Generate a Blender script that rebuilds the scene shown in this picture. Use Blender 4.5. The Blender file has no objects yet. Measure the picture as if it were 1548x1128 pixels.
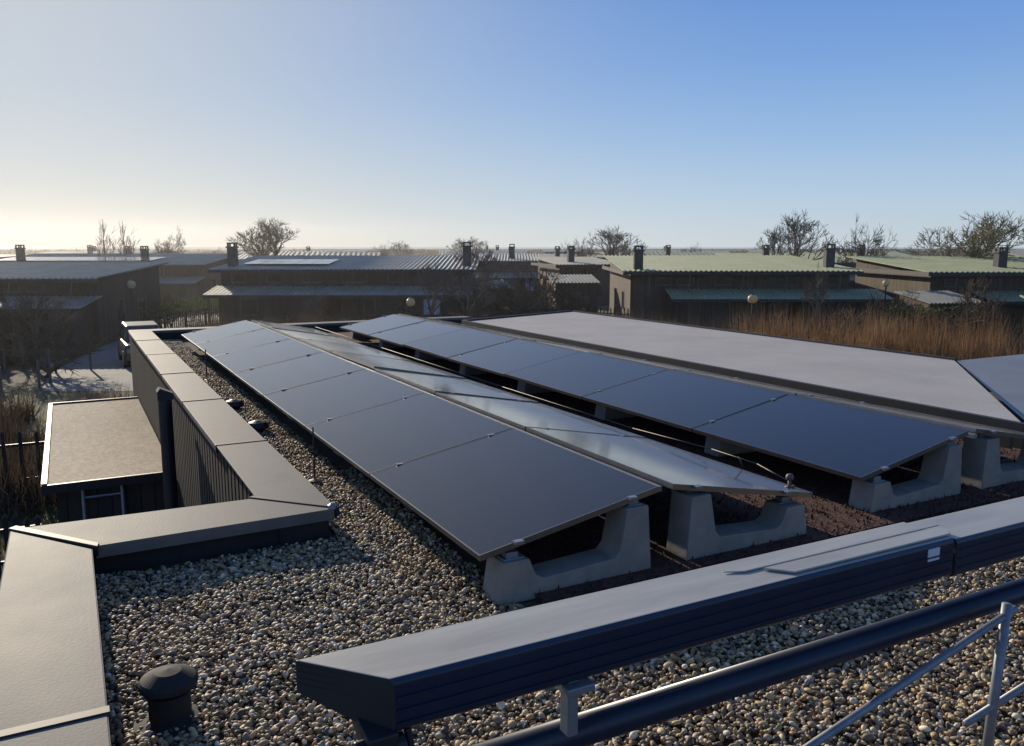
import bpy, bmesh, math, random
import numpy as np
from mathutils import Vector, Matrix
random.seed(7); rng=np.random.default_rng(7)
TH=math.radians(27.9)
GZ=-3.2
scene=bpy.context.scene
COL=scene.collection

# ---------------------------------------------------------------- materials
def newmat(name):
    m=bpy.data.materials.new(name); m.use_nodes=True
    nt=m.node_tree; b=nt.nodes['Principled BSDF']
    return m,nt,b
def N(nt,t,**kw):
    n=nt.nodes.new(t)
    for k,v in kw.items(): setattr(n,k,v)
    return n
def pm(name,c1,c2=None,scale=5,rough=.7,metal=0,bump=0,bscale=None,detail=6,stretch=(1,1,1),spec=.5,bdist=.01,rvar=0,transl=0):
    m,nt,b=newmat(name)
    c2=c2 or tuple(x*.75 for x in c1)
    tc=N(nt,'ShaderNodeTexCoord'); mp=N(nt,'ShaderNodeMapping'); mp.inputs['Scale'].default_value=stretch
    nt.links.new(tc.outputs['Object'],mp.inputs['Vector'])
    nz=N(nt,'ShaderNodeTexNoise'); nz.inputs['Scale'].default_value=scale; nz.inputs['Detail'].default_value=detail
    nz.inputs['Roughness'].default_value=.65
    nt.links.new(mp.outputs[0],nz.inputs['Vector'])
    cr=N(nt,'ShaderNodeValToRGB'); cr.color_ramp.elements[0].position=.32; cr.color_ramp.elements[1].position=.68
    cr.color_ramp.elements[0].color=(*c1,1); cr.color_ramp.elements[1].color=(*c2,1)
    nt.links.new(nz.outputs['Fac'],cr.inputs[0]); nt.links.new(cr.outputs[0],b.inputs['Base Color'])
    b.inputs['Roughness'].default_value=rough; b.inputs['Metallic'].default_value=metal
    b.inputs['Specular IOR Level'].default_value=spec
    if rvar:
        mr=N(nt,'ShaderNodeMapRange'); mr.inputs[3].default_value=rough-rvar; mr.inputs[4].default_value=rough+rvar
        nt.links.new(nz.outputs['Fac'],mr.inputs[0]); nt.links.new(mr.outputs[0],b.inputs['Roughness'])
    if bump:
        n2=N(nt,'ShaderNodeTexNoise'); n2.inputs['Scale'].default_value=bscale or scale*4; n2.inputs['Detail'].default_value=4
        nt.links.new(mp.outputs[0],n2.inputs['Vector'])
        bp=N(nt,'ShaderNodeBump'); bp.inputs['Strength'].default_value=bump; bp.inputs['Distance'].default_value=bdist
        nt.links.new(n2.outputs['Fac'],bp.inputs['Height']); nt.links.new(bp.outputs[0],b.inputs['Normal'])
    if transl:
        tr=N(nt,'ShaderNodeBsdfTranslucent'); nt.links.new(cr.outputs[0],tr.inputs[0])
        ms=N(nt,'ShaderNodeMixShader'); ms.inputs[0].default_value=transl
        nt.links.new(b.outputs[0],ms.inputs[1]); nt.links.new(tr.outputs[0],ms.inputs[2])
        nt.links.new(ms.outputs[0],nt.nodes['Material Output'].inputs[0])
    return m
def boards(name,c1,c2,pitch=.14,rough=.8):
    m,nt,b=newmat(name)
    tc=N(nt,'ShaderNodeTexCoord'); sx=N(nt,'ShaderNodeSeparateXYZ'); nt.links.new(tc.outputs['Object'],sx.inputs[0])
    ad=N(nt,'ShaderNodeMath',operation='ADD'); nt.links.new(sx.outputs[0],ad.inputs[0]); nt.links.new(sx.outputs[1],ad.inputs[1])
    mu=N(nt,'ShaderNodeMath',operation='DIVIDE'); nt.links.new(ad.outputs[0],mu.inputs[0]); mu.inputs[1].default_value=pitch
    fl=N(nt,'ShaderNodeMath',operation='FLOOR'); nt.links.new(mu.outputs[0],fl.inputs[0])
    fr=N(nt,'ShaderNodeMath',operation='FRACT'); nt.links.new(mu.outputs[0],fr.inputs[0])
    wn=N(nt,'ShaderNodeTexWhiteNoise',noise_dimensions='1D'); nt.links.new(fl.outputs[0],wn.inputs['W'])
    nz=N(nt,'ShaderNodeTexNoise'); nz.inputs['Scale'].default_value=3; nz.inputs['Detail'].default_value=6
    mp=N(nt,'ShaderNodeMapping'); mp.inputs['Scale'].default_value=(4,4,.5); nt.links.new(tc.outputs['Object'],mp.inputs[0]); nt.links.new(mp.outputs[0],nz.inputs['Vector'])
    av=N(nt,'ShaderNodeMath',operation='ADD'); nt.links.new(wn.outputs[0],av.inputs[0]); nt.links.new(nz.outputs[0],av.inputs[1])
    hv=N(nt,'ShaderNodeMath',operation='MULTIPLY'); nt.links.new(av.outputs[0],hv.inputs[0]); hv.inputs[1].default_value=.5
    mx=N(nt,'ShaderNodeMix',data_type='RGBA'); mx.inputs[6].default_value=(*c1,1); mx.inputs[7].default_value=(*c2,1)
    nt.links.new(hv.outputs[0],mx.inputs[0])
    gp=N(nt,'ShaderNodeMath',operation='GREATER_THAN'); nt.links.new(fr.outputs[0],gp.inputs[0]); gp.inputs[1].default_value=.1
    m2=N(nt,'ShaderNodeMix',data_type='RGBA'); m2.inputs[6].default_value=(.006,.006,.006,1)
    nt.links.new(gp.outputs[0],m2.inputs[0]); nt.links.new(mx.outputs[2],m2.inputs[7]); nt.links.new(m2.outputs[2],b.inputs['Base Color'])
    b.inputs['Roughness'].default_value=rough
    bp=N(nt,'ShaderNodeBump'); bp.inputs['Strength'].default_value=.6; bp.inputs['Distance'].default_value=.02
    nt.links.new(gp.outputs[0],bp.inputs['Height']); nt.links.new(bp.outputs[0],b.inputs['Normal'])
    return m

M_cap=pm('anthracite_coping',(.115,.11,.1),(.165,.158,.142),2.2,rough=.66,metal=0,spec=.22,bump=.12,bscale=60,rvar=.06,detail=12)
M_capd=pm('dark_coping',(.018,.018,.02),(.028,.028,.029),4,rough=.6)
M_dark=pm('bitumen_upstand',(.018,.018,.018),(.035,.034,.032),6,rough=.8,bump=.2)
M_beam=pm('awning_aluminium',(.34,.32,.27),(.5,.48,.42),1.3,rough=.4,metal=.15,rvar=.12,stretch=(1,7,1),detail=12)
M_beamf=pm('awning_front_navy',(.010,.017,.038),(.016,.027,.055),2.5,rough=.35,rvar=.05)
M_steel=pm('galvanised_steel',(.28,.3,.33),(.19,.21,.24),20,rough=.5,metal=.5)
M_cable=pm('conductor_wire',(.18,.15,.11),(.13,.11,.08),20,rough=.6,metal=.4)
M_black=pm('black_rubber',(.012,.013,.018),(.02,.02,.025),10,rough=.5)
M_conc=pm('ballast_concrete',(.23,.21,.18),(.32,.295,.255),7,rough=.9,bump=.5,bscale=80,bdist=.005,detail=12)
M_memb=pm('roof_membrane',(.37,.35,.32),(.46,.435,.40),.9,rough=.9,bump=.7,bscale=50,bdist=.008,detail=15,spec=.3)
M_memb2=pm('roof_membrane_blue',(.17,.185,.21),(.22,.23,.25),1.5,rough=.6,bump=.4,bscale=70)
M_wood=boards('dark_boards',(.018,.015,.013),(.062,.047,.036),.16)
M_wood2=boards('weathered_boards',(.034,.023,.015),(.125,.086,.055),.2)
M_wood3=boards('brown_boards',(.05,.032,.02),(.16,.107,.066),.18)
M_roofg=pm('green_sheet_roof',(.22,.25,.13),(.32,.34,.2),.8,rough=.6)
M_roofd=pm('grey_sheet_roof',(.22,.215,.16),(.33,.32,.25),.8,rough=.55)
M_win=pm('window_glass',(.02,.025,.03),(.04,.045,.05),1,rough=.08)
M_winl=pm('light_curtain_window',(.3,.38,.52),(.4,.47,.6),1,rough=.3)
M_frame=pm('window_frame_timber',(.1,.085,.065),(.14,.12,.095),3,rough=.7)
M_chim=pm('chimney_render',(.05,.05,.045),(.1,.095,.085),3,rough=.85)
M_bark=pm('bark',(.1,.075,.052),(.17,.13,.095),6,rough=.9)
M_bark2=pm('willow_twigs',(.2,.16,.07),(.3,.25,.12),2,rough=.9)
M_reed=pm('dry_reed',(.13,.068,.03),(.42,.25,.12),.6,rough=.9,transl=.35)
M_brush=pm('winter_brush',(.06,.043,.027),(.17,.12,.07),1.2,rough=.95,transl=.25)
M_green=pm('evergreen_leaves',(.035,.055,.018),(.08,.11,.035),1.2,rough=.8,transl=.3)
M_sedum=pm('sedum_substrate',(.035,.015,.01),(.13,.056,.036),24,rough=.95,bump=.8,bscale=60,bdist=.02)
M_path=pm('asphalt_path',(.14,.135,.12),(.2,.195,.175),1,rough=.85)
M_water=pm('water',(.02,.03,.04),(.03,.04,.05),1,rough=.08,bump=.05,bscale=3)

# ---------------------------------------------------------------- mesh builder
class MB:
    def __init__(s): s.v=[]; s.f=[]; s.m=[]
    def add(s,vs,fs,mi=0):
        o=len(s.v); s.v+= [tuple(p) for p in vs]; s.f+=[tuple(i+o for i in f) for f in fs]; s.m+=[mi]*len(fs)
    def box(s,x0,x1,y0,y1,z0,z1,mi=0):
        s.add([(x0,y0,z0),(x1,y0,z0),(x1,y1,z0),(x0,y1,z0),(x0,y0,z1),(x1,y0,z1),(x1,y1,z1),(x0,y1,z1)],
              [(0,3,2,1),(4,5,6,7),(0,1,5,4),(1,2,6,5),(2,3,7,6),(3,0,4,7)],mi)
    def prism(s,poly,axis,a0,a1,mi=0):
        def P(a,p):
            return {'x':(a,p[0],p[1]),'y':(p[0],a,p[1]),'z':(p[0],p[1],a)}[axis]
        n=len(poly); vs=[P(a0,p) for p in poly]+[P(a1,p) for p in poly]
        fs=[tuple(range(n))[::-1],tuple(range(n,2*n))]+[(i,(i+1)%n,n+(i+1)%n,n+i) for i in range(n)]
        s.add(vs,fs,mi)
    def tube(s,p0,p1,r0,r1=None,n=8,mi=0,caps=True):
        r1=r0 if r1 is None else r1
        p0=Vector(p0);p1=Vector(p1);d=(p1-p0).normalized()
        a=d.orthogonal().normalized(); b=d.cross(a)
        vs=[]
        for p,r in((p0,r0),(p1,r1)):
            for i in range(n):
                t=2*math.pi*i/n; vs.append(p+a*(r*math.cos(t))+b*(r*math.sin(t)))
        fs=[(i,(i+1)%n,n+(i+1)%n,n+i) for i in range(n)]
        if caps: fs+=[tuple(range(n))[::-1],tuple(range(n,2*n))]
        s.add(vs,fs,mi)
    def lathe(s,prof,c,n=24,mi=0):
        vs=[];fs=[]
        for r,z in prof:
            for i in range(n):
                t=2*math.pi*i/n; vs.append((c[0]+r*math.cos(t),c[1]+r*math.sin(t),c[2]+z))
        for k in range(len(prof)-1):
            for i in range(n):
                fs.append((k*n+i,k*n+(i+1)%n,(k+1)*n+(i+1)%n,(k+1)*n+i))
        fs.append(tuple(range(n))[::-1]); fs.append(tuple(range((len(prof)-1)*n,len(prof)*n)))
        s.add(vs,fs,mi)
    def mesh(s,name,mats,smooth=False,recalc=True):
        me=bpy.data.meshes.new(name); me.from_pydata(s.v,[],s.f)
        for m in mats: me.materials.append(m)
        me.polygons.foreach_set('material_index',s.m)
        if smooth: me.polygons.foreach_set('use_smooth',[True]*len(s.f))
        if recalc:
            bm=bmesh.new(); bm.from_mesh(me); bmesh.ops.recalc_face_normals(bm,faces=bm.faces); bm.to_mesh(me); bm.free()
        me.update(); return me
    def obj(s,name,mats,parent=None,roof=False,smooth=False,bevel=0,recalc=True):
        if not isinstance(mats,(list,tuple)): mats=[mats]
        o=bpy.data.objects.new(name,s.mesh(name,mats,smooth,recalc)); COL.objects.link(o)
        if parent: o.parent=parent
        if roof: o.rotation_euler=(0,0,TH)
        if bevel:
            b=o.modifiers.new('bevel','BEVEL'); b.width=bevel; b.segments=2; b.limit_method='ANGLE'
        return o
def empty(name,loc=(0,0,0),rz=0):
    e=bpy.data.objects.new(name,None); COL.objects.link(e); e.location=loc; e.rotation_euler=(0,0,rz); return e
def inst(name,me,loc,rz=0,sc=(1,1,1),parent=None):
    o=bpy.data.objects.new(name,me); COL.objects.link(o); o.location=loc; o.rotation_euler=(0,0,rz); o.scale=sc
    if parent:o.parent=parent
    return o
def RW(x,y,z=0):   # roof frame -> world
    c,s=math.cos(TH),math.sin(TH); return (x*c-y*s,x*s+y*c,z)

# ---------------------------------------------------------------- main house (flat roof)
H=empty('flat_roof_house',(0,0,0),TH)
b=MB(); foot=[(-.34,-4),(9,-4),(9,4.3),(7.6,4.3),(7.6,18.0),(1.06,18.0),(1.06,5.42),(-.34,5.42)]
b.prism(foot,'z',GZ-.2,-.02); b.obj('walls',M_wood,H)
b=MB()
b.box(1.05,1.36,5.04,17.7,-.019,.16); b.box(-.33,1.36,5.05,5.43,-.019,.161); b.box(-.33,-.02,-4,5.04,-.019,.159)
b.box(1.05,8.3,17.72,18.02,-.019,.158)
b.obj('parapet_upstand',M_dark,H)
b=MB()
y=5.5
while y<18.0:
    b.box(1.025,1.058,y,y+.1,GZ,.15); y+=.16
b.obj('wall_battens',M_wood,H)
def cap(b,x0,x1,y0,y1,z=.2,lip=.05,mi=0):
    b.box(x0,x1,y0,y1,z-.012,z,mi)
    t=.004
    b.box(x0-t,x0,y0,y1,z-lip,z-.001,mi); b.box(x1,x1+t,y0,y1,z-lip,z-.001,mi)
    b.box(x0,x1,y0-t,y0,z-lip,z-.002,mi); b.box(x0,x1,y1,y1+t,z-lip,z-.002,mi)
ys=[5.02,7.12,9.36,11.55,13.75,15.95,17.70]
b=MB(); s=MB()
for i in range(len(ys)-1):
    y0,y1=ys[i]+.012,ys[i+1]-.012
    if i==0:
        b.prism([(1.40,5.0),(1.40,y1),(1.0,y1),(1.0,5.46)],'z',.186,.2)
        b.box(1.4,1.404,5.0,y1,.13,.199)
    else: cap(b,1.0,1.40,y0,y1,z=.2+random.uniform(-.003,.002))
for yy in ys[1:-1]:
    s.box(.992,1.41,yy-.022,yy+.022,.14,.206)
b.prism([(1.385,5.0),(.985,5.46),(-.36,5.5),(.04,4.96)],'z',.186,.2)
b.prism([(1.385,4.996),(1.385,5.0),(.04,4.96),(.04,4.956)],'z',.13,.199)
s.prism([(1.415,4.98),(1.415,5.02),(.985,5.5),(.955,5.48)],'z',.15,.208)
s.prism([(.05,4.93),(.06,4.99),(-.36,5.54),(-.40,5.5)],'z',.15,.208)
for y0,y1 in((3.13,4.93),(.9,3.08),(-1.5,.85)):
    if y1>4.9: b.prism([(.02,4.92),(-.385,5.46),(-.385,y0),(.02,y0)],'z',.186,.2); b.box(.02,.024,y0,4.92,.12,.199); b.box(-.389,-.385,y0,5.46,.1,.199)
    else: cap(b,-.385,.02,y0,y1,lip=.08)
s.box(-.395,.032,3.08,3.13,.14,.207); s.box(-.395,.032,.85,.9,.14,.207)
xs=[1.0,3.4,5.8,8.3]
for i in range(3): cap(b,xs[i]+.01,xs[i+1]-.01,17.70,18.08)
for xx in xs[1:-1]: s.box(xx-.02,xx+.02,17.69,18.09,.14,.206)
b.obj('parapet_coping',M_cap,H,bevel=.003); s.obj('coping_joints',M_capd,H,bevel=.003)
b=MB(); b.lathe([(.03,0),(.03,.02),(.012,.03),(.012,.035)],(1.38,5.02,.2),12); b.obj('coping_bolt',M_steel,H)

b=MB()
poly=[(7.65,4.42),(11.25,7.6),(11.25,18.0),(7.72,16.7)]
b.prism(poly,'z',-.3,.2,0); b.obj('membrane_roof',M_memb,H)
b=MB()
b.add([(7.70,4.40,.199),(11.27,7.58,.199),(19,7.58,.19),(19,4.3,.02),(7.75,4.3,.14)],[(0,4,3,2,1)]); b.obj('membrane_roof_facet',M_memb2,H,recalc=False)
b=MB(); b.box(7.58,7.645,4.4,16.68,-.1,.235); b.prism([(11.26,7.6),(11.31,7.6),(11.31,18.05),(11.26,18.0)],'z',.1,.23)
b.prism([(7.64,16.71),(11.25,18.01),(11.24,18.06),(7.62,16.76)],'z',-.1,.235)
b.box(7.38,7.44,4.4,16.9,.0,.16)
b.obj('membrane_roof_edge',M_capd,H)
b=MB(); b.prism([(7.7,4.45),(19,4.45),(19,7.5),(11.2,7.5),(11.2,17.9),(7.7,16.6)],'z',GZ-.2,-.31) ; b.obj('side_walls',M_wood3,H)

# ---------------------------------------------------------------- gravel
m,nt,bs=newmat('gravel_stone')
at=N(nt,'ShaderNodeAttribute',attribute_name='Col'); tc=N(nt,'ShaderNodeTexCoord')
nz=N(nt,'ShaderNodeTexNoise'); nz.inputs['Scale'].default_value=90; nz.inputs['Detail'].default_value=3; nt.links.new(tc.outputs['Object'],nz.inputs['Vector'])
mr=N(nt,'ShaderNodeMapRange'); mr.inputs[3].default_value=.65; mr.inputs[4].default_value=1.3; nt.links.new(nz.outputs[0],mr.inputs[0])
mx=N(nt,'ShaderNodeVectorMath',operation='SCALE'); nt.links.new(at.outputs['Color'],mx.inputs[0]); nt.links.new(mr.outputs[0],mx.inputs['Scale'])
nt.links.new(mx.outputs[0],bs.inputs['Base Color']); bs.inputs['Roughness'].default_value=.58; bs.inputs['Specular IOR Level'].default_value=.42
M_gravel=m
M_gbase=pm('gravel_bed',(.035,.026,.015),(.12,.09,.05),45,rough=.95,bump=1,bscale=45,bdist=.02)
def ico(sub):
    bm=bmesh.new(); bmesh.ops.create_icosphere(bm,subdivisions=sub,radius=1)
    v=np.array([x.co[:] for x in bm.verts],dtype=np.float32); f=np.array([[x.index for x in fc.verts] for fc in bm.faces],dtype=np.int32); bm.free(); return v,f
def pebbles(regs,pitch,sub,rmin,rmax):
    P=[]
    for (x0,x1,y0,y1) in regs:
        nx=int((x1-x0)/pitch); ny=int((y1-y0)/pitch)
        gx,gy=np.meshgrid(np.arange(nx),np.arange(ny)); g=np.stack([gx.ravel(),gy.ravel()],1).astype(np.float32)
        g+=rng.uniform(-.6,.6,g.shape)+.5
        g=g*pitch+np.array([x0,y0]); 
        g[:,0]=np.clip(g[:,0],x0+.012,x1-.0); P.append(g)
    P=np.concatenate(P); n=len(P)
    bv,bf=ico(sub); k=len(bv)
    r=rmin+(rmax-rmin)*rng.beta(1.1,3.2,n)
    sc=np.stack([r*rng.uniform(.95,1.45,n),r*rng.uniform(.7,1.0,n),r*rng.uniform(.45,.8,n)],1)
    V=bv[None]*np.ones((n,1,1),np.float32)
    for _ in range(3):
        d=rng.normal(size=(n,3)); d/=np.linalg.norm(d,axis=1,keepdims=True)
        dot=np.einsum('nkj,nj->nk',V,d); V=V*(1+.2*np.sign(dot)*np.abs(dot)**2*rng.uniform(-1,1,(n,1)))[:,:,None]
    V=V*sc[:,None,:]
    ang=rng.uniform(0,2*np.pi,n); tilt=rng.normal(0,.5,n); t2=rng.normal(0,.5,n)
    c,s_=np.cos(tilt)[:,None],np.sin(tilt)[:,None]
    x,y,z=V[...,0],V[...,1],V[...,2]
    y,z=y*c-z*s_,y*s_+z*c
    c,s_=np.cos(t2)[:,None],np.sin(t2)[:,None]; x,z=x*c-z*s_,x*s_+z*c
    c,s_=np.cos(ang)[:,None],np.sin(ang)[:,None]; x,y=x*c-y*s_,x*s_+y*c
    zz=.004+rng.uniform(0,.026,n)+.012*np.sin(P[:,0]*5+P[:,1]*3)*np.sin(P[:,1]*4.3-P[:,0]*2)
    V=np.stack([x+P[:,0:1],y+P[:,1:2],z+zz[:,None]],2).reshape(-1,3).astype(np.float32)
    F=(bf[None]+ (np.arange(n)*k)[:,None,None]).reshape(-1,3).astype(np.int32)
    pal=np.array([(.46,.335,.165),(.30,.22,.12),(.58,.44,.25),(.22,.17,.115),(.07,.058,.045),(.76,.65,.47),(.40,.235,.10),(.35,.305,.24),(.13,.095,.06)])
    ci=rng.choice(len(pal),n,p=[.20,.16,.13,.12,.11,.06,.09,.07,.06]); C=pal[ci]*rng.uniform(.75,1.25,(n,1))
    C=np.repeat(np.concatenate([C,np.ones((n,1))],1),k,axis=0).astype(np.float32)
    me=bpy.data.meshes.new('gravel')
    me.vertices.add(len(V)); me.vertices.foreach_set('co',V.ravel())
    me.loops.add(len(F)*3); me.loops.foreach_set('vertex_index',F.ravel())
    me.polygons.add(len(F)); me.polygons.foreach_set('loop_start',np.arange(len(F),dtype=np.int32)*3)
    me.polygons.foreach_set('use_smooth',np.ones(len(F),dtype=bool))
    me.update(calc_edges=True)
    a=me.color_attributes.new('Col','FLOAT_COLOR','POINT'); a.data.foreach_set('color',C.ravel())
    me.materials.append(M_gravel); return me
G=empty('gravel',(0,0,0),TH)
b=MB(); b.prism([(-.02,-4),(9,-4),(9,4.3),(7.58,4.3),(7.58,17.7),(1.36,17.7),(1.36,5.04),(-.02,5.04)],'z',-.018,.0); b.obj('gravel_bed',M_gbase,G)
inst('near_stones',pebbles([(.02,1.95,1.6,4.98),(1.95,5.6,1.2,3.45),(1.40,1.98,4.98,6.5)],.0185,2,.0068,.0235),(0,0,0),parent=G)
inst('far_stones',pebbles([(1.40,1.9,6.5,17.6)],.023,1,.009,.022),(0,0,0),parent=G)

def blades(name,pts,hmin,hmax,w,mat,spread=.35,roof=False,parent=None):
    n=len(pts); pts=np.asarray(pts,dtype=np.float32)
    h=rng.uniform(hmin,hmax,n); az=rng.uniform(0,2*np.pi,n); ln=np.abs(rng.normal(0,spread,n))
    d=np.stack([np.cos(az)*ln,np.sin(az)*ln,np.ones(n)],1); d/=np.linalg.norm(d,axis=1,keepdims=True)
    a2=rng.uniform(0,2*np.pi,n); sd=np.stack([np.cos(a2),np.sin(a2),np.zeros(n)],1)*(w*.5)
    tip=pts+d*h[:,None]
    V=np.stack([pts-sd,pts+sd,tip],1).reshape(-1,3).astype(np.float32)
    F=np.arange(n*3,dtype=np.int32)
    me=bpy.data.meshes.new(name); me.vertices.add(n*3); me.vertices.foreach_set('co',V.ravel())
    me.loops.add(n*3); me.loops.foreach_set('vertex_index',F); me.polygons.add(n); me.polygons.foreach_set('loop_start',np.arange(n,dtype=np.int32)*3)
    me.update(calc_edges=True); me.materials.append(mat)
    o=bpy.data.objects.new(name,me); COL.objects.link(o)
    if parent:o.parent=parent
    if roof:o.rotation_euler=(0,0,TH)
    return o
S=empty('sedum_roof_planting',(0,0,0),TH)
b=MB(); b.prism([(2.05,3.5),(7.36,3.5),(7.36,17.4),(2.05,17.4)],'z',.001,.035); b.obj('substrate',M_sedum,S)
n=34000; p=np.stack([rng.uniform(2.05,7.36,n),3.45+rng.beta(1,2.5,n)*12,np.full(n,.02)],1)
blades('sedum_tufts',p,.01,.055,.022,M_sedum,.9,parent=S)

# ---------------------------------------------------------------- solar panels
m,nt,bs=newmat('solar_glass')
tc=N(nt,'ShaderNodeTexCoord'); sx=N(nt,'ShaderNodeSeparateXYZ'); nt.links.new(tc.outputs['Object'],sx.inputs[0])
def line(out,pitch,wid):
    d=N(nt,'ShaderNodeMath',operation='DIVIDE'); nt.links.new(out,d.inputs[0]); d.inputs[1].default_value=pitch
    f=N(nt,'ShaderNodeMath',operation='FRACT'); nt.links.new(d.outputs[0],f.inputs[0])
    l=N(nt,'ShaderNodeMath',operation='LESS_THAN'); nt.links.new(f.outputs[0],l.inputs[0]); l.inputs[1].default_value=wid; return l.outputs[0]
l1=line(sx.outputs[0],.0187,.16); l2=line(sx.outputs[1],.0925,.02)
ma=N(nt,'ShaderNodeMath',operation='MAXIMUM'); nt.links.new(l1,ma.inputs[0]); nt.links.new(l2,ma.inputs[1])
mx=N(nt,'ShaderNodeMix',data_type='RGBA'); mx.inputs[6].default_value=(.009,.010,.020,1); mx.inputs[7].default_value=(.034,.033,.041,1)
nt.links.new(ma.outputs[0],mx.inputs[0]); nt.links.new(mx.outputs[2],bs.inputs['Base Color'])
nz=N(nt,'ShaderNodeTexNoise'); nz.inputs['Scale'].default_value=2.5; nz.inputs['Detail'].default_value=8; nt.links.new(tc.outputs['Object'],nz.inputs['Vector'])
mr=N(nt,'ShaderNodeMapRange'); mr.inputs[3].default_value=.04; mr.inputs[4].default_value=.15; nt.links.new(nz.outputs[0],mr.inputs[0]); nt.links.new(mr.outputs[0],bs.inputs['Roughness'])
bs.inputs['Specular IOR Level'].default_value=.55
bs.inputs['Sheen Weight'].default_value=.06; bs.inputs['Sheen Roughness'].default_value=.3; bs.inputs['Sheen Tint'].default_value=(1,.95,.88,1)
M_glass=m
M_pframe=pm('panel_frame',(.16,.155,.15),(.2,.195,.19),8,rough=.35,metal=.8)
PL,PWD=1.722,1.134; TILT=math.radians(10.5)
b=MB(); f=.009
b.box(f,PWD-f,f,PL-f,-.004,-.0015,0)
b.box(0,PWD,0,f,-.032,0,1); b.box(0,PWD,PL-f,PL,-.032,0,1); b.box(0,f,f,PL-f,-.032,0,1); b.box(PWD-f,PWD,f,PL-f,-.032,0,1)
b.box(f,PWD-f,f,PL-f,-.012,-.006,1)
pme=b.mesh('solar_panel',[M_glass,M_pframe])
rz=Matrix.Rotation(TH,4,'Z')
def panelrow(xl,xr,y0):
    for i in range(7):
        yy=y0+i*(PL+.02); j=lambda:math.radians(random.gauss(0,.18))
        Mw=Matrix.Translation((xl,yy,.29))@Matrix.Rotation(-TILT+j(),4,'Y')@Matrix.Rotation(j(),4,'X')
        o=bpy.data.objects.new('solar_panel',pme); COL.objects.link(o); o.matrix_world=rz@Mw
        Mw=Matrix.Translation((xr,yy+PL,.29))@Matrix.Rotation(math.pi,4,'Z')@Matrix.Rotation(-TILT+j(),4,'Y')@Matrix.Rotation(j(),4,'X')
        o=bpy.data.objects.new('solar_panel',pme); COL.objects.link(o); o.matrix_world=rz@Mw
panelrow(1.735,4.07,3.63); panelrow(4.63,6.95,3.73)
for x0,y0 in((1.735,3.63),(4.63,3.73)):
    b=MB()
    for i in range(8):
        yy=y0+i*(PL+.02)-.01
        for dx in(.22,.93):
            z=.29+dx*math.tan(TILT)
            b.box(x0+dx-.025,x0+dx+.025,yy-.018,yy+.018,z-.01,z+.006)
            X=x0+2.32-dx; b.box(X-.025,X+.025,yy-.018,yy+.018,z-.01,z+.006)
    b.obj('panel_clamps',M_steel,None,True)
def blockmesh():
    b=MB()
    prof=[(0,0),(.97,0),(.94,.40),(.80,.40),(.755,.17),(.72,.13),(.27,.105),(.225,.13),(.185,.225),(.035,.225)]
    b.prism(prof,'y',0,.19,0)
    b.box(.07,.14,.04,.10,.225,.262,1); b.box(.05,.17,.03,.11,.222,.232,1)
    b.box(.835,.9,.04,.10,.395,.425,1); b.box(.815,.92,.03,.11,.397,.407,1)
    return b
bme=blockmesh().mesh('concrete_ballast_block',[M_conc,M_steel])
def block(x,y,mirror):
    o=bpy.data.objects.new('concrete_ballast_block',bme); COL.objects.link(o)
    Mw=Matrix.Translation((x,y,.005))
    if mirror: Mw=Mw@Matrix.Translation((0,.19,0))@Matrix.Rotation(math.pi,4,'Z')
    o.matrix_world=rz@Mw
    bv=o.modifiers.new('bevel','BEVEL'); bv.width=.014; bv.segments=2; bv.limit_method='ANGLE'
for i in range(8):
    yy=i*(PL+.02)-(.02 if i==0 else .1)
    xo=1.83 if i==0 else 2.0
    block(xo,3.63+yy,False); block(4.02,3.63+yy,True); block(4.72 if i==0 else 4.85,3.73+yy,False); block(6.9,3.73+yy,True)
b=MB()
for x in (2.88,5.76):
    b.box(x,x+.05,3.7,15.7,.44,.47)
b.obj('support_rail',M_steel,None,True)
b=MB(); pts=[(4.13,15.8,.315),(4.13,12,.32),(4.12,8,.315),(4.11,5.6,.32),(4.09,4.6,.36),(4.05,4.1,.37),(4.0,3.80,.345)]
for p,q in zip(pts[:-1],pts[1:]): b.tube(p,q,.004,n=6)
b.tube((4.11,4.3,.30),(4.07,4.3,.37),.005,n=6)
b.lathe([(.0,0),(.022,.005),(.027,.025),(.018,.042),(.0,.045)],(4.0,3.76,.345),10); b.lathe([(.01,0),(.01,.07)],(4.0,3.76,.28),8); b.box(3.97,4.04,3.75,3.77,.29,.31)
b.obj('lightning_conductor',M_cable,None,True,smooth=True)
b=MB(); b.tube((1.60,6.3,0),(1.60,6.3,.45),.006,n=6); b.lathe([(.05,0),(.05,.03),(.01,.04)],(1.60,6.3,.0),12); b.obj('lightning_rod',M_black,None,True)
b=MB(); b.tube((1.60,11.9,0),(1.60,11.9,.45),.008,n=6); b.lathe([(.05,0),(.05,.03),(.01,.04)],(1.60,11.9,.0),12); b.obj('lightning_rod',M_black,None,True)
for yy in (9.6,8.3):
    b=MB(); b.lathe([(.07,0),(.07,.05),(.11,.06),(.115,.08),(.08,.12),(.02,.14)],(1.56,yy,0),16); b.obj('roof_drain_cap',M_black,None,True,smooth=False)
b=MB(); c=(.24,3.28,0)
b.lathe([(.078,0),(.078,.13),(.062,.132),(.062,.145),(.098,.15),(.108,.158),(.108,.178),(.1,.19),(.05,.215),(.0,.222)],c,32)
b.lathe([(.14,.0),(.135,.012),(.085,.02),(.08,.03)],c,32)
b.obj('roof_vent',pm('vent_plastic',(.014,.014,.015),(.024,.024,.025),14,rough=.75,spec=.3),None,True,smooth=False,bevel=.003)
b=MB(); b.tube((.85,9.6,GZ),(.85,9.6,.2),.07,n=16); b.prism([(.77,.2),(.93,.2),(.93,.27),(.8,.33),(.77,.29)],'y',9.52,9.68); b.obj('flue_pipe',M_black,None,True)

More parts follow.
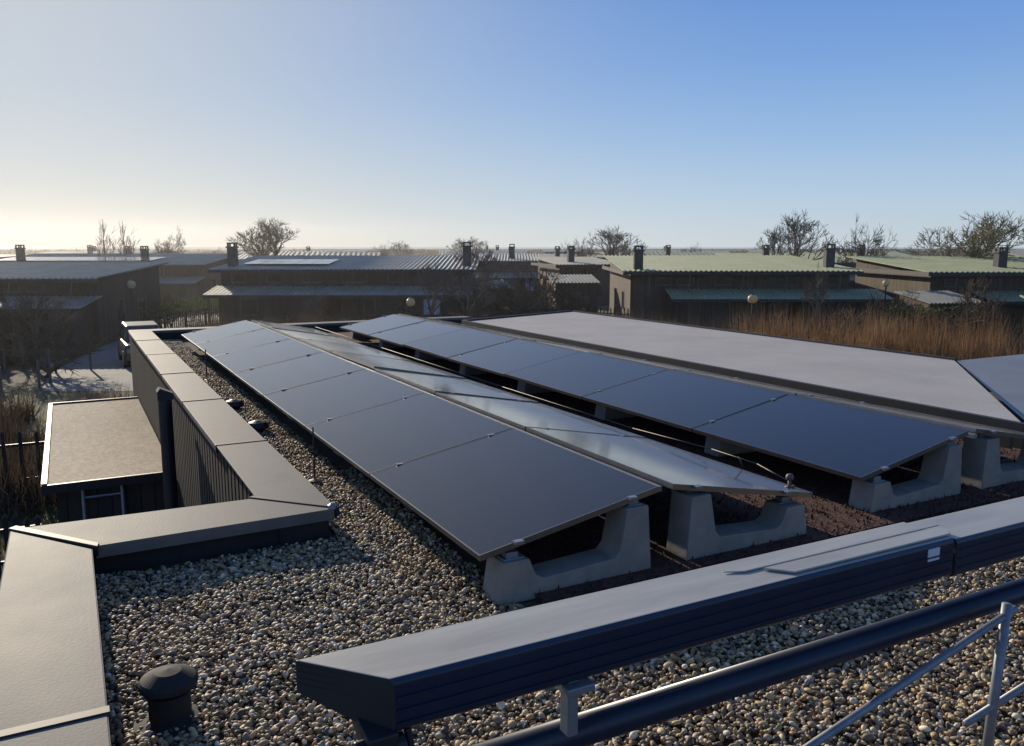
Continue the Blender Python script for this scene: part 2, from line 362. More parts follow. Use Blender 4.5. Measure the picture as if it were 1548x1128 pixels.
# awning box in the foreground
A=empty('awning_box',(0,0,0),TH)
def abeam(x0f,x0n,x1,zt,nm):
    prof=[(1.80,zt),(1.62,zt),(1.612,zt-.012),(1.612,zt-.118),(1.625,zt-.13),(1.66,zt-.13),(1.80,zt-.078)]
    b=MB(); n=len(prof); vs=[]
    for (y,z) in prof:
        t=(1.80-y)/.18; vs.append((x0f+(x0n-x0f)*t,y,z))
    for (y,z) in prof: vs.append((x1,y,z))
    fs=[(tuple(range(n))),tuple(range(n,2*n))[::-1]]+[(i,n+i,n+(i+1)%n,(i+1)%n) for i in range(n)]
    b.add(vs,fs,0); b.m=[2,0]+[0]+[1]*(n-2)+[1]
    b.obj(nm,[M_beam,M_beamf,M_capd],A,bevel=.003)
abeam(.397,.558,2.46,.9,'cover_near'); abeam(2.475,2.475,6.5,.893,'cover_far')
b=MB()
for k in range(3):
    z=.855-.03*k; b.box(.57,2.45,1.606,1.611,z,z+.004); b.box(2.49,6.5,1.606,1.611,z,z+.004)
b.obj('front_ribs',M_beamf,A)
b=MB()
for k in range(4):
    z=.885-.015*k
    b.prism([(.393,1.801),(.399,1.801),(.556,1.63),(.550,1.63)],'z',z,z+.005)
b.obj('end_ribs',M_capd,A)
b=MB(); b.prism([(1.72,1.70),(1.78,1.635),(2.47,1.635),(2.50,1.66),(2.50,1.70)],'z',.902,.908); b.prism([(1.60,1.735),(1.66,1.71),(2.52,1.71),(2.52,1.735)],'z',.902,.906)
b.obj('overlap_plate',M_beam,A,bevel=.002)
b=MB(); b.box(2.33,2.385,1.609,1.6115,.845,.885); b.obj('label',pm('label_paper',(.6,.62,.68),(.65,.66,.7),5,rough=.6),A)
b=MB(); b.prism([(1.60,.78),(1.72,.80),(1.72,.76),(1.66,.74),(1.66,.3),(1.60,.3)],'x',.50,.57); b.tube((.48,1.63,.73),(.59,1.63,.73),.035,n=16); b.tube((.60,1.63,.77),(.66,1.6,.3),.01,n=8)
b.obj('bracket',M_black,A,bevel=.004)
b=MB()
b.box(1.02,1.05,1.63,1.67,.62,.77); b.box(1.0,1.08,1.60,1.68,.745,.765)
b.obj('clamp',M_steel,A,bevel=.003)
R=empty('metal_railing',(0,0,0),TH)
b=MB(); b.tube((.75,1.70,.58),(7,1.70,.58),.042,n=20); b.obj('black_tube',M_beamf,R,smooth=True)
b=MB(); b.tube((2.67,1.55,.66),(2.62,1.55,0),.016,n=14); b.tube((1.2,1.55,.28),(2.72,1.55,.633),.012,n=12); b.tube((2.5,1.55,.28),(4,1.55,.52),.012,n=12)
b.tube((4.4,1.55,.7),(4.4,1.55,0),.016,n=12)
b.obj('steel_poles',M_steel,R,smooth=True)

# shed with textured roof beside the long wall
AX=empty('garden_shed',(0,0,0),TH)
m=pm('translucent_roof_sheet',(.34,.235,.13),(.64,.48,.31),4,rough=.68,bump=.3,bscale=22,bdist=.01,rvar=.05,detail=14,spec=.25)
b=MB(); nx=90; vs=[];fs=[]
for j in range(2):
    for i in range(nx*2+1):
        yy=10.8+5.6*i/(nx*2); vs.append((-.36+1.36*j,yy,-.9+.003*math.cos(i*math.pi)))
for i in range(nx*2): fs.append((i,nx*2+1+i,nx*2+1+i+1,i+1))
b.add(vs,fs,0); b.obj('roof_sheet',m,AX,recalc=False)
b=MB(); b.box(-.42,-.36,10.76,16.44,-.97,-.87); b.box(-.42,1.0,10.72,10.76,-.99,-.885); b.box(-.42,1.0,16.42,16.46,-.97,-.87); b.obj('roof_edge',M_black,AX)
b=MB(); b.box(-.28,.99,10.9,16.3,GZ,-.93); b.obj('walls',M_wood,AX)
b=MB()
for x in(.0,.42): b.tube((x,10.55,GZ),(x,10.85,-.95),.022,n=8)
for k in range(7):
    t=(k+.5)/7; b.tube((0,10.55+.3*t,GZ+2.25*t),(.42,10.55+.3*t,GZ+2.25*t),.016,n=8)
b.obj('ladder',M_steel,None,True)

# ---------------------------------------------------------------- ground
m,nt,bs=newmat('ground_grass'); tc=N(nt,'ShaderNodeTexCoord')
n1=N(nt,'ShaderNodeTexNoise'); n1.inputs['Scale'].default_value=.12; n1.inputs['Detail'].default_value=10; n1.inputs['Roughness'].default_value=.7
nt.links.new(tc.outputs['Object'],n1.inputs['Vector']); cr=N(nt,'ShaderNodeValToRGB'); e=cr.color_ramp.elements
e[0].position=.35;e[0].color=(.055,.042,.022,1);e[1].position=.65;e[1].color=(.07,.08,.028,1); x=e.new(.5); x.color=(.09,.072,.038,1)
nt.links.new(n1.outputs[0],cr.inputs[0]); nt.links.new(cr.outputs[0],bs.inputs['Base Color']); bs.inputs['Roughness'].default_value=.95
M_ground=m
b=MB(); b.add([(-9000,-500,GZ),(9000,-500,GZ),(9000,12000,GZ),(-9000,12000,GZ)],[(0,1,2,3)]); b.obj('ground',M_ground,recalc=False)
b=MB(); b.add([(-9000,1500,GZ+.1),(9000,2600,GZ+.1),(9000,11900,GZ+.1),(-9000,11900,GZ+.1)],[(0,1,2,3)]); b.obj('sea',M_water,recalc=False)
b=MB(); b.add([(-3,52,GZ+.02),(-.4,46,GZ+.02),(4,62,GZ+.02),(6,90,GZ+.02),(1,90,GZ+.02),(-1.5,66,GZ+.02)],[(0,1,2,3,4,5)]); b.obj('canal_water',M_water,recalc=False)
b=MB(); b.add([(-16.5,29,GZ+.01),(-13,29,GZ+.01),(-14,42,GZ+.01),(-19.5,58,GZ+.01),(-23,70,GZ+.01),(-25,70,GZ+.01),(-23,56,GZ+.01),(-20.8,42,GZ+.01),(-20,36,GZ+.01)],[tuple(range(9))]); b.obj('path',M_path,recalc=False)

# ---------------------------------------------------------------- neighbour houses
def corr(b,x0,x1,y0,z0,y1,z1,pitch=.25,amp=.03,mi=0,th=.05):
    n=max(4,int((x1-x0)/pitch*4)); vs=[];fs=[]
    for (y,z) in((y0,z0),(y1,z1)):
        for i in range(n+1):
            vs.append((x0+(x1-x0)*i/n,y,z+amp*math.sin(i*math.pi/2)))
    for (y,z) in((y0,z0),(y1,z1)):
        for i in range(n+1):
            vs.append((x0+(x1-x0)*i/n,y,z-th+amp*math.sin(i*math.pi/2)))
    k=n+1
    for i in range(n):
        fs.append((i,i+1,k+i+1,k+i)); fs.append((2*k+i,3*k+i,3*k+i+1,2*k+i+1))
        fs.append((i,2*k+i,2*k+i+1,i+1)); fs.append((k+i,k+i+1,3*k+i+1,3*k+i))
    fs.append((0,k,3*k,2*k)); fs.append((n,2*k+n,3*k+n,k+n))
    b.add(vs,fs,mi)
def chimney(b,x,y,z0,z1,w=.27):
    b.box(x-w,x+w,y-w,y+w,z0,z1-.35); b.box(x-w-.07,x+w+.07,y-w-.07,y+w+.07,z1-.35,z1-.26)
    for dx in(-1,1):
        for dy in(-1,1): b.box(x+dx*w*.8-.05,x+dx*w*.8+.05,y+dy*w*.8-.05,y+dy*w*.8+.05,z1-.26,z1-.1)
    b.box(x-w,x+w,y-w,y+w,z1-.1,z1)
def house(cx,cy,w,d,rz=0,hf=3.65,hb=4.3,wall=None,roofm=None,chim=(),lower=True,solar=None,detail=True,lx=None,seed=0):
    rr=random.Random(seed)
    wall=wall or M_wood2; roofm=roofm or M_roofg
    E=empty('timber_house',(cx,cy,GZ),rz)
    b=MB(); b.prism([(0,0),(0,hf-.08),(d,hb-.08),(d,0)],'x',-w/2,w/2); b.obj('walls',wall,E)
    b=MB(); corr(b,-w/2-.5,w/2+.5,-.8,hf-.05,d+.6,hb+.06,pitch=.3 if detail else .6,amp=.04); b.obj('roof',roofm,E)
    b=MB(); b.box(-w/2-.5,w/2+.5,-.84,-.80,hf-.28,hf-.1); b.box(-w/2-.56,-w/2-.52,-.8,d+.6,hf-.3,hf-.05); b.obj('fascia',M_capd,E)
    if chim:
        b=MB()
        for (x,y,z) in chim: chimney(b,x,y,hf-.1,z)
        b.obj('chimneys',M_chim,E)
    if lower:
        x0,x1=lx or (-w/2-.3,w/2+.3)
        b=MB(); corr(b,x0,x1,-2.6,2.05,-.01,2.5,pitch=.28); b.obj('porch_roof',roofm,E)
        b=MB(); b.box(x0,x1,-2.64,-2.6,1.85,2.03)
        x=x0+.3
        while x<x1: b.box(x-.06,x+.06,-2.5,-2.38,0,2.0); x+=3.1
        b.obj('porch_posts',M_capd,E)
        b=MB(); b.box(x0+.8,x0+(x1-x0)*.42,-2.1,-.02,0,1.98); b.box(x0+(x1-x0)*.6,x1-.6,-2.2,-.02,0,1.98); b.obj('porch_walls',wall,E)
    if detail:
        b=MB(); g=MB(); l=MB()
        x=-w/2+.6+rr.random()
        while x<w/2-1.6:
            ww=rr.choice([.9,1.2,1.6])
            g.box(x,x+ww,-.03,-.005,2.75,hf-.45,0)
            b.box(x-.05,x,-.05,-.003,2.7,hf-.4); b.box(x+ww,x+ww+.05,-.05,-.003,2.7,hf-.4); b.box(x,x+ww,-.05,-.004,2.7,2.75)
            x+=ww+rr.choice([.4,1.4,2.4])
        xs_=[-w*.38,-w*.1,w*.1,w*.33]
        for i,x in enumerate(xs_):
            if rr.random()<.3: continue
            yy=-.03 if not lower else -2.24
            tgt=l if rr.random()<.3 else g; ww=rr.uniform(.6,1.2)
            tgt.box(x,x+ww,yy-.02,yy,.8,1.75); b.box(x-.06,x,yy-.04,yy+.01,.75,1.8); b.box(x+ww,x+ww+.06,yy-.04,yy+.01,.75,1.8); b.box(x,x+ww,yy-.04,yy+.01,1.75,1.8); b.box(x,x+ww,yy-.06,yy+.01,.74,.8)
        for sx_ in(-1,1):
            for yy in (d*.25,d*.6):
                X=sx_*w/2; g.box(min(X,X+sx_*.02),max(X,X+sx_*.02),yy,yy+1.1,1.0,2.1)
                b.box(min(X,X+sx_*.04),max(X,X+sx_*.04),yy-.06,yy,.95,2.15); b.box(min(X,X+sx_*.04),max(X,X+sx_*.04),yy+1.1,yy+1.16,.95,2.15)
        b.box(-w*.02,-w*.02+.9,-.06,-.003,0,2.0)
        g.obj('windows',M_win,E); b.obj('window_frames',M_frame,E)
        if l.v: l.obj('curtained_windows',M_winl,E)
        b=MB(); x=-w/2+1
        while x<w/2: b.tube((x,-.9,2.35),(x+.1,-.75,hf-.1),.025,n=6); x+=1.8+rr.random()*1.5
        b.obj('struts',M_frame,E)
    if solar:
        x0,x1,y0,y1=solar; b=MB(); sl=(hb-hf+.11)/(d+1.4)
        nx=max(1,int((x1-x0)/1.15)); ny=max(1,int((y1-y0)/1.75))
        for i in range(nx):
            for j in range(ny):
                X=x0+i*1.15; Y=y0+j*1.75; z=hf+sl*(Y+.8)+.1
                b.add([(X,Y,z),(X+1.1,Y,z),(X+1.1,Y+1.7,z+sl*1.7),(X,Y+1.7,z+sl*1.7)],[(0,1,2,3)])
        b.obj('roof_solar_panels',M_glass,E,recalc=False)
    return E
house(-10.9,55,16.2,9,0,chim=[(-7.6,1.0,5.3),(7.9,1.5,5.35),],wall=M_wood,roofm=M_roofd,solar=(-7,-1,1.2,5),seed=1)
house(13.8,51,13.2,13,-.02,chim=[(-6.1,.5,5.1),(6.0,2,5.2)],wall=M_wood2,roofm=M_roofg,seed=2,lx=(-4.5,8.2))
house(31.5,49,14.5,10,.03,chim=[(-2.0,2,5.0),(4,3,5)],wall=M_wood2,roofm=M_roofg,seed=3,lx=(-5,7.5))
house(-30.5,43,18,9,.05,hf=3.5,hb=4.0,chim=[(-1.5,3,5.0)],wall=M_wood,roofm=M_roofd,seed=4)
house(-36,72,19,9,0,hf=3.6,hb=4.3,chim=[(-7,2,5.2),(3,4,5.1)],wall=M_wood,roofm=M_roofd,solar=(-9,5,1,4.5),seed=5)
house(28,78,13,9,0,chim=[(-4,2,5.2),(5,2,5.2)],wall=M_wood2,roofm=M_roofg,seed=6)
house(-1.0,84,7,8,0,hf=3.7,hb=4.2,chim=[(1,2,5.3)],wall=M_wood3,roofm=M_roofd,seed=7)
house(6.5,72,5,8,.2,hf=3.6,hb=4.0,chim=[(-1,2,5.1)],wall=M_wood3,roofm=M_roofd,seed=8,lower=False)
hr=random.Random(5)
for k,(yy,stp) in enumerate([(98,19),(122,24),(150,30),(185,38),(230,55)]):
    x=-yy*.72
    while x<yy*.72:
        w=hr.uniform(9,15); ch=[(hr.uniform(-w/2+1,w/2-1),2,hr.uniform(5.0,5.4))] if hr.random()<.6 else []
        house(x+hr.uniform(-2,2),yy+hr.uniform(-5,5),w,8,hr.uniform(-.15,.15),hf=hr.uniform(3.3,3.9),hb=hr.uniform(3.9,4.4),chim=ch,
              wall=hr.choice([M_wood,M_wood2,M_wood3]),roofm=hr.choice([M_roofd,M_roofd,M_roofg]),detail=False,seed=k)
        x+=stp+hr.uniform(0,9)
def shed(cx,cy,w,d,h,rz,wall,roofm):
    E=empty('garden_shed',(cx,cy,GZ),rz)
    b=MB(); b.prism([(0,0),(0,h),(d,h+.35),(d,0)],'x',-w/2,w/2); b.obj('walls',wall,E)
    b=MB(); corr(b,-w/2-.2,w/2+.2,-.3,h+.0,d+.2,h+.46,pitch=.25); b.obj('roof',roofm,E)
    b=MB(); b.box(-.4,.4,-.05,-.003,0,1.85); b.box(.55,.95,-.04,-.003,1.0,1.5); b.obj('door_and_window',M_frame,E)
shed(23.5,44.5,3,2.5,2.1,.2,M_wood3,M_roofd); shed(28.5,42,3.2,2.4,2.0,-.15,M_wood2,M_roofg); shed(-1.5,58,3,2.5,2.2,.3,M_wood3,M_roofd)
shed(4.6,60,3,3,2.5,.1,M_wood2,M_roofd); shed(-24.5,36,3.5,2.5,2.0,.4,M_wood,M_roofd)

# ---------------------------------------------------------------- trees
def tree(name,seed,mat,trunk=2.0,r0=.16,levels=5,kids=(3,4),l0=2.0,decay=.72,spread=.55,up=.25,twigr=.012):
    R=random.Random(seed); b=MB()
    def br(p,d,L,r,lv):
        for i in range(2):
            d=(d+Vector((R.gauss(0,.12),R.gauss(0,.12),R.gauss(0,.06)+up*.12))).normalized()
            q=p+d*(L/2); r2=max(twigr*.5,r*(.84 if i==0 else .7))
            b.tube(p,q,r,r2,n=3 if lv<3 else 6,caps=False); p=q; r=r2
            if lv>0 and i==0 and R.random()<.7:
                dd=(d+Vector((R.gauss(0,spread),R.gauss(0,spread),R.gauss(0,spread*.6)+up*.4))).normalized()
                br(p,dd,L*decay*.8,max(twigr,r*.6),lv-1)
        if lv==0: return
        for k in range(R.randint(*kids)):
            dd=(d+Vector((R.gauss(0,spread),R.gauss(0,spread),R.gauss(0,spread*.6)+up*.4))).normalized()
            br(p,dd,L*decay*R.uniform(.75,1.15),max(twigr,r*.68),lv-1)
    p=Vector((0,0,0)); q=Vector((R.gauss(0,.1),R.gauss(0,.1),trunk)); b.tube(p,q,r0*1.25,r0,n=8,caps=False)
    for k in range(R.randint(*kids)+1):
        dd=Vector((R.gauss(0,spread),R.gauss(0,spread),1)).normalized(); br(q,dd,l0*R.uniform(.8,1.1),r0*.65,levels-1)
    return b.mesh(name,[mat],recalc=False)
T1=tree('bare_tree',1,M_bark,2.2,.17,5,(3,4),1.8,.72,.5,.3,.016)
T2=tree('bare_tree',2,M_bark,1.6,.2,5,(3,4),1.6,.75,.7,.2,.016)
T3=tree('pollard_willow',3,M_bark2,2.0,.25,5,(3,4),1.7,.72,.75,.55,.018)
T4=tree('slender_tree',4,M_bark,2.5,.08,4,(2,3),1.8,.8,.22,.6)
T5=tree('shrub',5,M_brush,.3,.08,4,(4,5),1.0,.8,.7,.15,.014)
T5b=tree('shrub',9,M_brush,.2,.07,4,(4,5),1.1,.78,.8,.3,.014)
def dims(me):
    a=np.empty(len(me.vertices)*3,np.float32); me.vertices.foreach_get('co',a); a=a.reshape(-1,3); return a[:,2].max(), (a[:,0].max()-a[:,0].min())
def place(name,me,u,ytop,wpx,fwd,rz=None):
    # survey: bearing, distance, crown top and spread -> world position and size
    h,w=dims(me); X=(u-774)/1266*fwd; zt=1.825+fwd*(373-ytop)/1280
    sz=(zt-GZ)/h; sx_=wpx/1266*fwd/w
    return inst(name,me,(X,fwd,GZ-.05),random.uniform(0,6.28) if rz is None else rz,(sx_*1.15,sx_*1.15,sz*1.03))
for a in [('bare_tree',T2,270,342,66,88),('pollard_willow',T3,413,331,105,82),('slender_tree',T4,155,335,40,80),('slender_tree',T4,187,337,35,80),
          ('bare_tree',T2,583,363,34,150),('bare_tree',T1,600,364,30,150),('bare_tree',T1,700,358,55,130),('bare_tree',T2,880,350,60,95),('bare_tree',T1,915,343,80,95),('bare_tree',T2,935,350,50,98),('bare_tree',T1,1160,342,60,72),
          ('bare_tree',T1,1190,320,80,66),('bare_tree',T2,1300,325,95,64),('pollard_willow',T3,1462,322,145,60),('bare_tree',T2,1045,366,40,150),
          ('bare_tree',T2,330,372,40,140),('bare_tree',T1,650,395,80,46),('bare_tree',T2,705,385,100,48),('bare_tree',T1,735,372,70,60),('shrub',T5,800,400,170,47),('shrub',T5b,765,425,130,44),('shrub',T5,850,420,110,44),('shrub',T5b,820,440,130,41),
          ('shrub',T5,590,455,90,44),('shrub',T5b,1350,430,60,44),('shrub',T5,60,480,170,32),('shrub',T5,10,430,150,36),('bare_tree',T2,1235,395,50,46),('shrub',T5b,680,448,130,40),
          ('shrub',T5,1480,415,90,42),('shrub',T5,260,440,60,52),('shrub',T5b,1180,472,130,36),('shrub',T5,1300,462,160,37),('shrub',T5b,1240,470,140,35),('shrub',T5b,1420,455,120,38),('shrub',T5,520,462,80,45),('shrub',T5b,400,465,90,46),('bare_tree',T1,45,440,80,34),('bare_tree',T2,480,430,50,48)]:
    place(*a)
def patch(cx,cy,rx,ry,n,z=GZ):
    a=rng.uniform(0,2*np.pi,n); r=np.sqrt(rng.uniform(0,1,n)); return np.stack([cx+np.cos(a)*r*rx,cy+np.sin(a)*r*ry,np.full(n,z)],1)
P=[];P2=[]
for k in range(95):
    cx=rng.uniform(9,18.5); cy=33+rng.normal(0,1.8)-.15*(cx-7); (P if rng.random()<.35 else P2).append(patch(cx,cy,rng.uniform(.15,.7),rng.uniform(.2,.7),int(rng.uniform(30,170))))
blades('dry_reeds',np.concatenate(P),1.2,3.0,.035,M_reed,.3); blades('dry_reeds',np.concatenate(P2),.5,2.1,.035,M_reed,.6)
P=[]
for k in range(110):
    cx=rng.uniform(-22,-6.5); cy=rng.uniform(14,44)
    if -.60<cx/cy<-.38 and cy>23.5: continue
    P.append(patch(cx,cy,rng.uniform(.4,1.4),rng.uniform(.4,1.4),420))
blades('winter_shrubs',np.concatenate(P),.4,1.35,.03,M_brush,.7)
P=[]
for k in range(100):
    cx=rng.uniform(-20,32); cy=rng.uniform(37,47)
    if -.60<cx/cy<-.36: continue
    P.append(patch(cx,cy,rng.uniform(.5,1.6),rng.uniform(.4,1.0),300))
blades('garden_undergrowth',np.concatenate(P),.4,1.9,.04,M_brush,.6)
n=60000; P=np.stack([rng.uniform(-12,-4,n),rng.uniform(9,22,n),np.full(n,GZ)],1)
blades('lawn_grass',P,.04,.13,.012,pm('grass_blades',(.07,.09,.02),(.14,.15,.045),3,rough=.9,transl=.4),.5)
def hedge(x0,x1,y0,y1,h,n,mat=M_green,w=.12):
    p=np.stack([rng.uniform(x0,x1,n),rng.uniform(y0,y1,n),GZ+h*np.sqrt(rng.uniform(0.02,1,n))*rng.uniform(.8,1.05,n)],1)
    return blades('hedge',p,.05,.18,w,mat,1.5)
hedge(19.5,24.5,43,44.5,1.9,5000); hedge(24.5,33,40.5,41.5,1.2,5000); hedge(-23,-19.6,48,60,1.6,5000,M_green)
hedge(4,9,45,46,1.0,2500)
n=34000; x=rng.uniform(-700,700,n); yy=430+rng.uniform(0,160,n); hh=np.interp(x,np.linspace(-700,700,90),rng.uniform(.5,2.6,90))
blades('distant_tree_line',np.stack([x,yy,GZ+rng.uniform(0,1,n)*hh],1),.6,2.2,1.6,M_brush,.5)

# fences
def fence(name,p0,p1,h=1.0,pitch=.14,mat=M_wood2,pw=.07):
    p0=Vector((*p0,GZ));p1=Vector((*p1,GZ)); L=(p1-p0).length; ang=math.atan2(p1.y-p0.y,p1.x-p0.x)
    b=MB(); x=0; r=random.Random(3)
    while x<L:
        hh=h+r.uniform(-.05,.05); b.prism([(x,0.03),(x+pw,.03),(x+pw,hh-.06),(x+pw/2,hh),(x,hh-.06)],'y',-.012,.012); x+=pitch
    for z in(.25,h*.75): b.box(0,L,.013,.04,z,z+.06)
    x=0
    while x<L: b.box(x,x+.08,.041,.12,0,h+.05); x+=2
    o=b.obj(name,mat); o.location=p0; o.rotation_euler=(0,0,ang)
fa=RW(-6,14.3); fb=RW(-.6,14.3); fence('picket_fence',fa[:2],fb[:2],1.0,mat=M_black)
fa=RW(-8,19.5); fb=RW(-.3,19.5); fence('picket_fence',fa[:2],fb[:2],1.3,.3,mat=M_black)
fence('picket_fence',(-19.5,47),(-17,58),1.3,.2,mat=M_wood2)
fence('picket_fence',(4.2,49),(7,47),1.6,.22,mat=M_wood3)
fence('picket_fence',(19,46),(23,45),1.3,.25,mat=M_wood3)
fence('picket_fence',(22,37),(34,33),1.1,.5,mat=M_wood3)
b=MB()
for i in range(26):
    x=-17-random.uniform(0,6); y=26+random.uniform(0,9); b.tube((x,y,GZ),(x,y,GZ+random.uniform(.8,1.3)),.05,n=6)
b.obj('garden_stakes',M_frame)
b=MB()
for i in range(60):
    x=23+random.uniform(0,9); y=36+random.uniform(0,1.2)-(x-23)*.25; s_=random.uniform(.2,.45)
    b.lathe([(s_*.8,0),(s_,s_*.4),(s_*.7,s_*.8),(s_*.2,s_)],(x,y,GZ),7)
b.obj('boulders',pm('boulder_stone',(.22,.2,.17),(.32,.3,.26),3,rough=.9))

# street lamps
M_globe=pm('lamp_globe',(.62,.52,.3),(.7,.6,.36),4,rough=.35,transl=.4)
def lamp(u,y,fwd,r):
    X=(u-774)/1266*fwd; z=1.825+fwd*(373-y)/1280
    E=empty('street_lamp',(X,fwd,GZ)); hz=z-GZ
    b=MB(); b.tube((0,0,0),(0,0,hz-r*.8),.05,.04,n=10); b.lathe([(.09,0),(.09,.4),(.05,.45)],(0,0,0),10); b.lathe([(.1,-r*.95),(.12,-r*.75),(.06,-r*.7)],(0,0,hz),12); b.lathe([(r*.55,r*.82),(r*.3,r*1.02),(.02,r*1.08)],(0,0,hz),14); b.obj('pole',M_capd,E)
    b=MB(); b.lathe([(r*math.sin(t),-r*math.cos(t)) for t in np.linspace(.15,math.pi-.5,14)],(0,0,hz),20); b.obj('globe',M_globe,E,smooth=True)
lamp(621,457,38,.2); lamp(1137,452,38,.22); lamp(201,430,45,.22); lamp(1337,428,48,.2)

# car
def car(loc,rz):
    E=empty('parked_car',loc,rz)
    paint=pm('car_paint',(.04,.042,.045),(.05,.052,.055),1,rough=.3,metal=.2)
    body=MB()
    secs=[(-2.1,.35,.85,.78),(-1.9,.28,.98,.86),(-1.0,.28,1.02,.9),(.6,.28,1.0,.9),(1.9,.28,.95,.88),(2.15,.4,.85,.8)]
    vs=[];n=8
    for (y,z0,z1,hw) in secs:
        vs+=[(-hw+.08,y,z0),(-hw,y,z0+.12),(-hw,y,z1-.15),(-hw+.08,y,z1),(hw-.08,y,z1),(hw,y,z1-.15),(hw,y,z0+.12),(hw-.08,y,z0)]
    fs=[tuple(range(n)),tuple(range((len(secs)-1)*n,len(secs)*n))[::-1]]
    for k in range(len(secs)-1):
        for i in range(n): fs.append((k*n+i,k*n+(i+1)%n,(k+1)*n+(i+1)%n,(k+1)*n+i))
    body.add(vs,fs)
    body.obj('body',paint,E,smooth=False,bevel=.05)
    b=MB(); g=MB()
    b.add([(-.8,-1.1,.99),(.8,-1.1,.99),(.8,2.0,.96),(-.8,2.0,.96),(-.66,-.35,1.65),(.66,-.35,1.65),(.68,1.5,1.68),(-.68,1.5,1.68)],[(0,3,2,1),(4,5,6,7),(0,1,5,4),(1,2,6,5),(2,3,7,6),(3,0,4,7)])
    b.obj('cabin',paint,E,bevel=.06)
    g.add([(-.68,-1.05,1.06),(.68,-1.05,1.06),(.58,-.42,1.60),(-.58,-.42,1.60)],[(0,1,2,3)])
    g.v=[(x,y-.03,z+.02) for x,y,z in g.v]
    for s_ in(-1,1): g.add([(s_*.80,-.8,1.08),(s_*.80,1.75,1.08),(s_*.70,1.4,1.58),(s_*.69,-.3,1.58)],[(0,1,2,3)])
    g.obj('glazing',M_win,E,recalc=False)
    w=MB()
    for x in(-.9,.68):
        for y in(-1.35,1.35): w.tube((x,y,.34),(x+.22,y,.34),.34,n=20)
    w.obj('wheels',M_black,E)
    l=MB(); l.box(-.78,-.45,-2.13,-2.06,.66,.82); l.box(.45,.78,-2.13,-2.06,.66,.82); l.obj('headlights',M_steel,E)
    l=MB(); l.box(-.4,.4,-2.12,-2.07,.5,.72); l.obj('grille',M_black,E)
car((-16.2,36.5,GZ+.01),.5)

# haze volume added over the gardens, standing in for soft lens glare
m=bpy.data.materials.new('glare_haze'); m.use_nodes=True; nt=m.node_tree; nt.nodes.remove(nt.nodes['Principled BSDF'])
vs_=nt.nodes.new('ShaderNodeVolumeScatter'); vs_.inputs['Density'].default_value=.0006; vs_.inputs['Anisotropy'].default_value=.65; vs_.inputs['Color'].default_value=(1,.98,.96,1)
nt.links.new(vs_.outputs[0],nt.nodes['Material Output'].inputs['Volume'])
b=MB(); b.box(-330,330,21,330,GZ-.5,9); b.obj('glare_haze_box',m)

# ---------------------------------------------------------------- light & camera
EL=math.radians(19); AZ=math.radians(33.5)
sd=Vector((-math.sin(AZ)*math.cos(EL),math.cos(AZ)*math.cos(EL),math.sin(EL)))
L=bpy.data.lights.new('sun','SUN'); L.energy=5.0; L.angle=math.radians(.5); L.color=(1,.87,.68)
lo=bpy.data.objects.new('sun',L); COL.objects.link(lo); lo.rotation_euler=sd.to_track_quat('Z','Y').to_euler()
w=bpy.data.worlds.new('World'); scene.world=w; w.use_nodes=True; nt=w.node_tree; lk=nt.links.new
sky=nt.nodes.new('ShaderNodeTexSky'); sky.sky_type='NISHITA'; sky.sun_disc=False; sky.sun_elevation=EL; sky.sun_rotation=-AZ
sky.air_density=1.0; sky.dust_density=.2; sky.ozone_density=2.0
tc=N(nt,'ShaderNodeTexCoord'); sx=N(nt,'ShaderNodeSeparateXYZ'); lk(tc.outputs['Generated'],sx.inputs[0])
cr=N(nt,'ShaderNodeValToRGB'); e=cr.color_ramp.elements
e[0].position=0; e[0].color=(.58,.68,.74,1); e[1].position=1; e[1].color=(.045,.1,.3,1)
for p,c in((.05,(.46,.61,.77)),(.12,(.305,.49,.77)),(.2,(.195,.37,.73)),(.27,(.13,.295,.68)),(.6,(.07,.17,.44))):
    k=e.new(p); k.color=(*c,1)
lk(sx.outputs[2],cr.inputs[0])
dp=N(nt,'ShaderNodeVectorMath',operation='DOT_PRODUCT'); lk(tc.outputs['Generated'],dp.inputs[0]); dp.inputs[1].default_value=sd
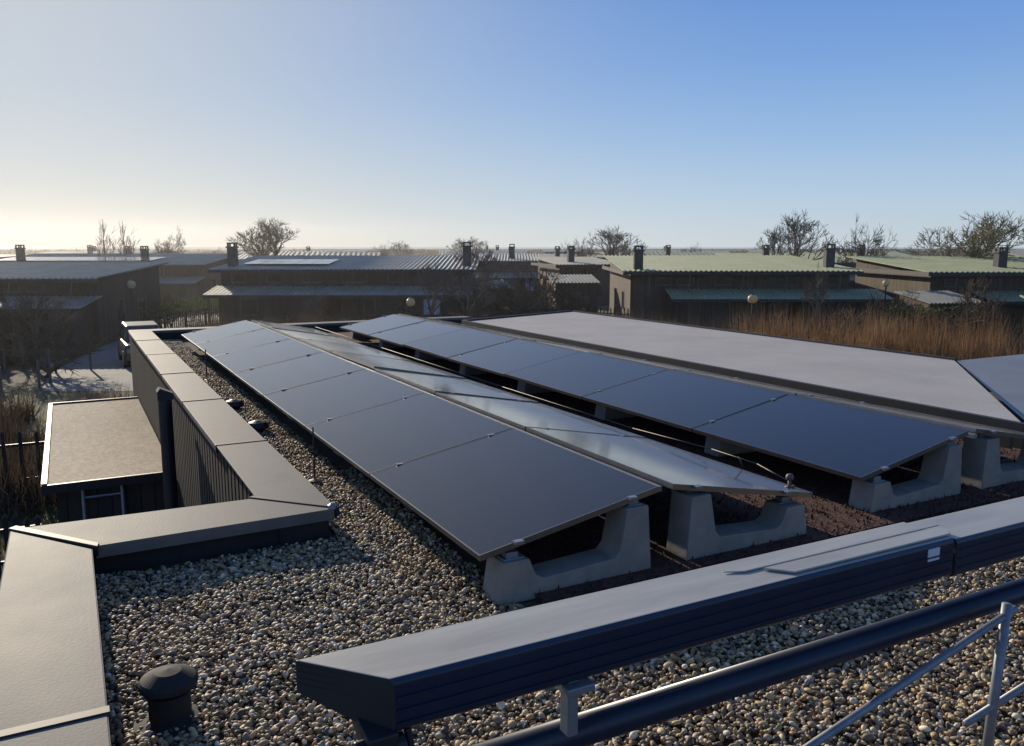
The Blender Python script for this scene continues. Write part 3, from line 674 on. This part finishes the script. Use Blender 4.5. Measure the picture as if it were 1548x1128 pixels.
mr=N(nt,'ShaderNodeMapRange'); mr.inputs[1].default_value=.45; mr.inputs[2].default_value=1.0; lk(dp.outputs['Value'],mr.inputs[0])
pw=N(nt,'ShaderNodeMath',operation='POWER'); lk(mr.outputs[0],pw.inputs[0]); pw.inputs[1].default_value=4
pw2=N(nt,'ShaderNodeMath',operation='MULTIPLY'); lk(pw.outputs[0],pw2.inputs[0]); pw2.inputs[1].default_value=.98
m1=N(nt,'ShaderNodeMix',data_type='RGBA'); lk(pw2.outputs[0],m1.inputs[0]); lk(cr.outputs[0],m1.inputs[6]); m1.inputs[7].default_value=(.56,.60,.64,1)
hz=N(nt,'ShaderNodeMapRange'); hz.inputs[1].default_value=0; hz.inputs[2].default_value=.16; hz.inputs[3].default_value=1; hz.inputs[4].default_value=0; lk(sx.outputs[2],hz.inputs[0])
hm=N(nt,'ShaderNodeMath',operation='MULTIPLY'); lk(hz.outputs[0],hm.inputs[0]); pw3=N(nt,'ShaderNodeMath',operation='POWER'); lk(mr.outputs[0],pw3.inputs[0]); pw3.inputs[1].default_value=3; lk(pw3.outputs[0],hm.inputs[1])
m2=N(nt,'ShaderNodeMix',data_type='RGBA'); lk(hm.outputs[0],m2.inputs[0]); lk(m1.outputs[2],m2.inputs[6]); m2.inputs[7].default_value=(.64,.62,.58,1)
sc=N(nt,'ShaderNodeVectorMath',operation='SCALE'); lk(m2.outputs[2],sc.inputs[0]); sc.inputs['Scale'].default_value=10
m3=N(nt,'ShaderNodeMix',data_type='RGBA'); m3.inputs[0].default_value=.08; lk(sc.outputs[0],m3.inputs[6]); lk(sky.outputs[0],m3.inputs[7])
lk(m3.outputs[2],nt.nodes['Background'].inputs[0]); nt.nodes['Background'].inputs[1].default_value=.1
cam=bpy.data.cameras.new('camera'); cam.sensor_width=36; cam.lens=1266/1548*36; cam.clip_end=20000; cam.clip_start=.05
co=bpy.data.objects.new('camera',cam); COL.objects.link(co); co.location=(0,0,1.825); co.rotation_euler=(math.radians(90-8.58),0,0); scene.camera=co
scene.view_settings.view_transform='Standard'; scene.view_settings.look='None'; scene.view_settings.exposure=0
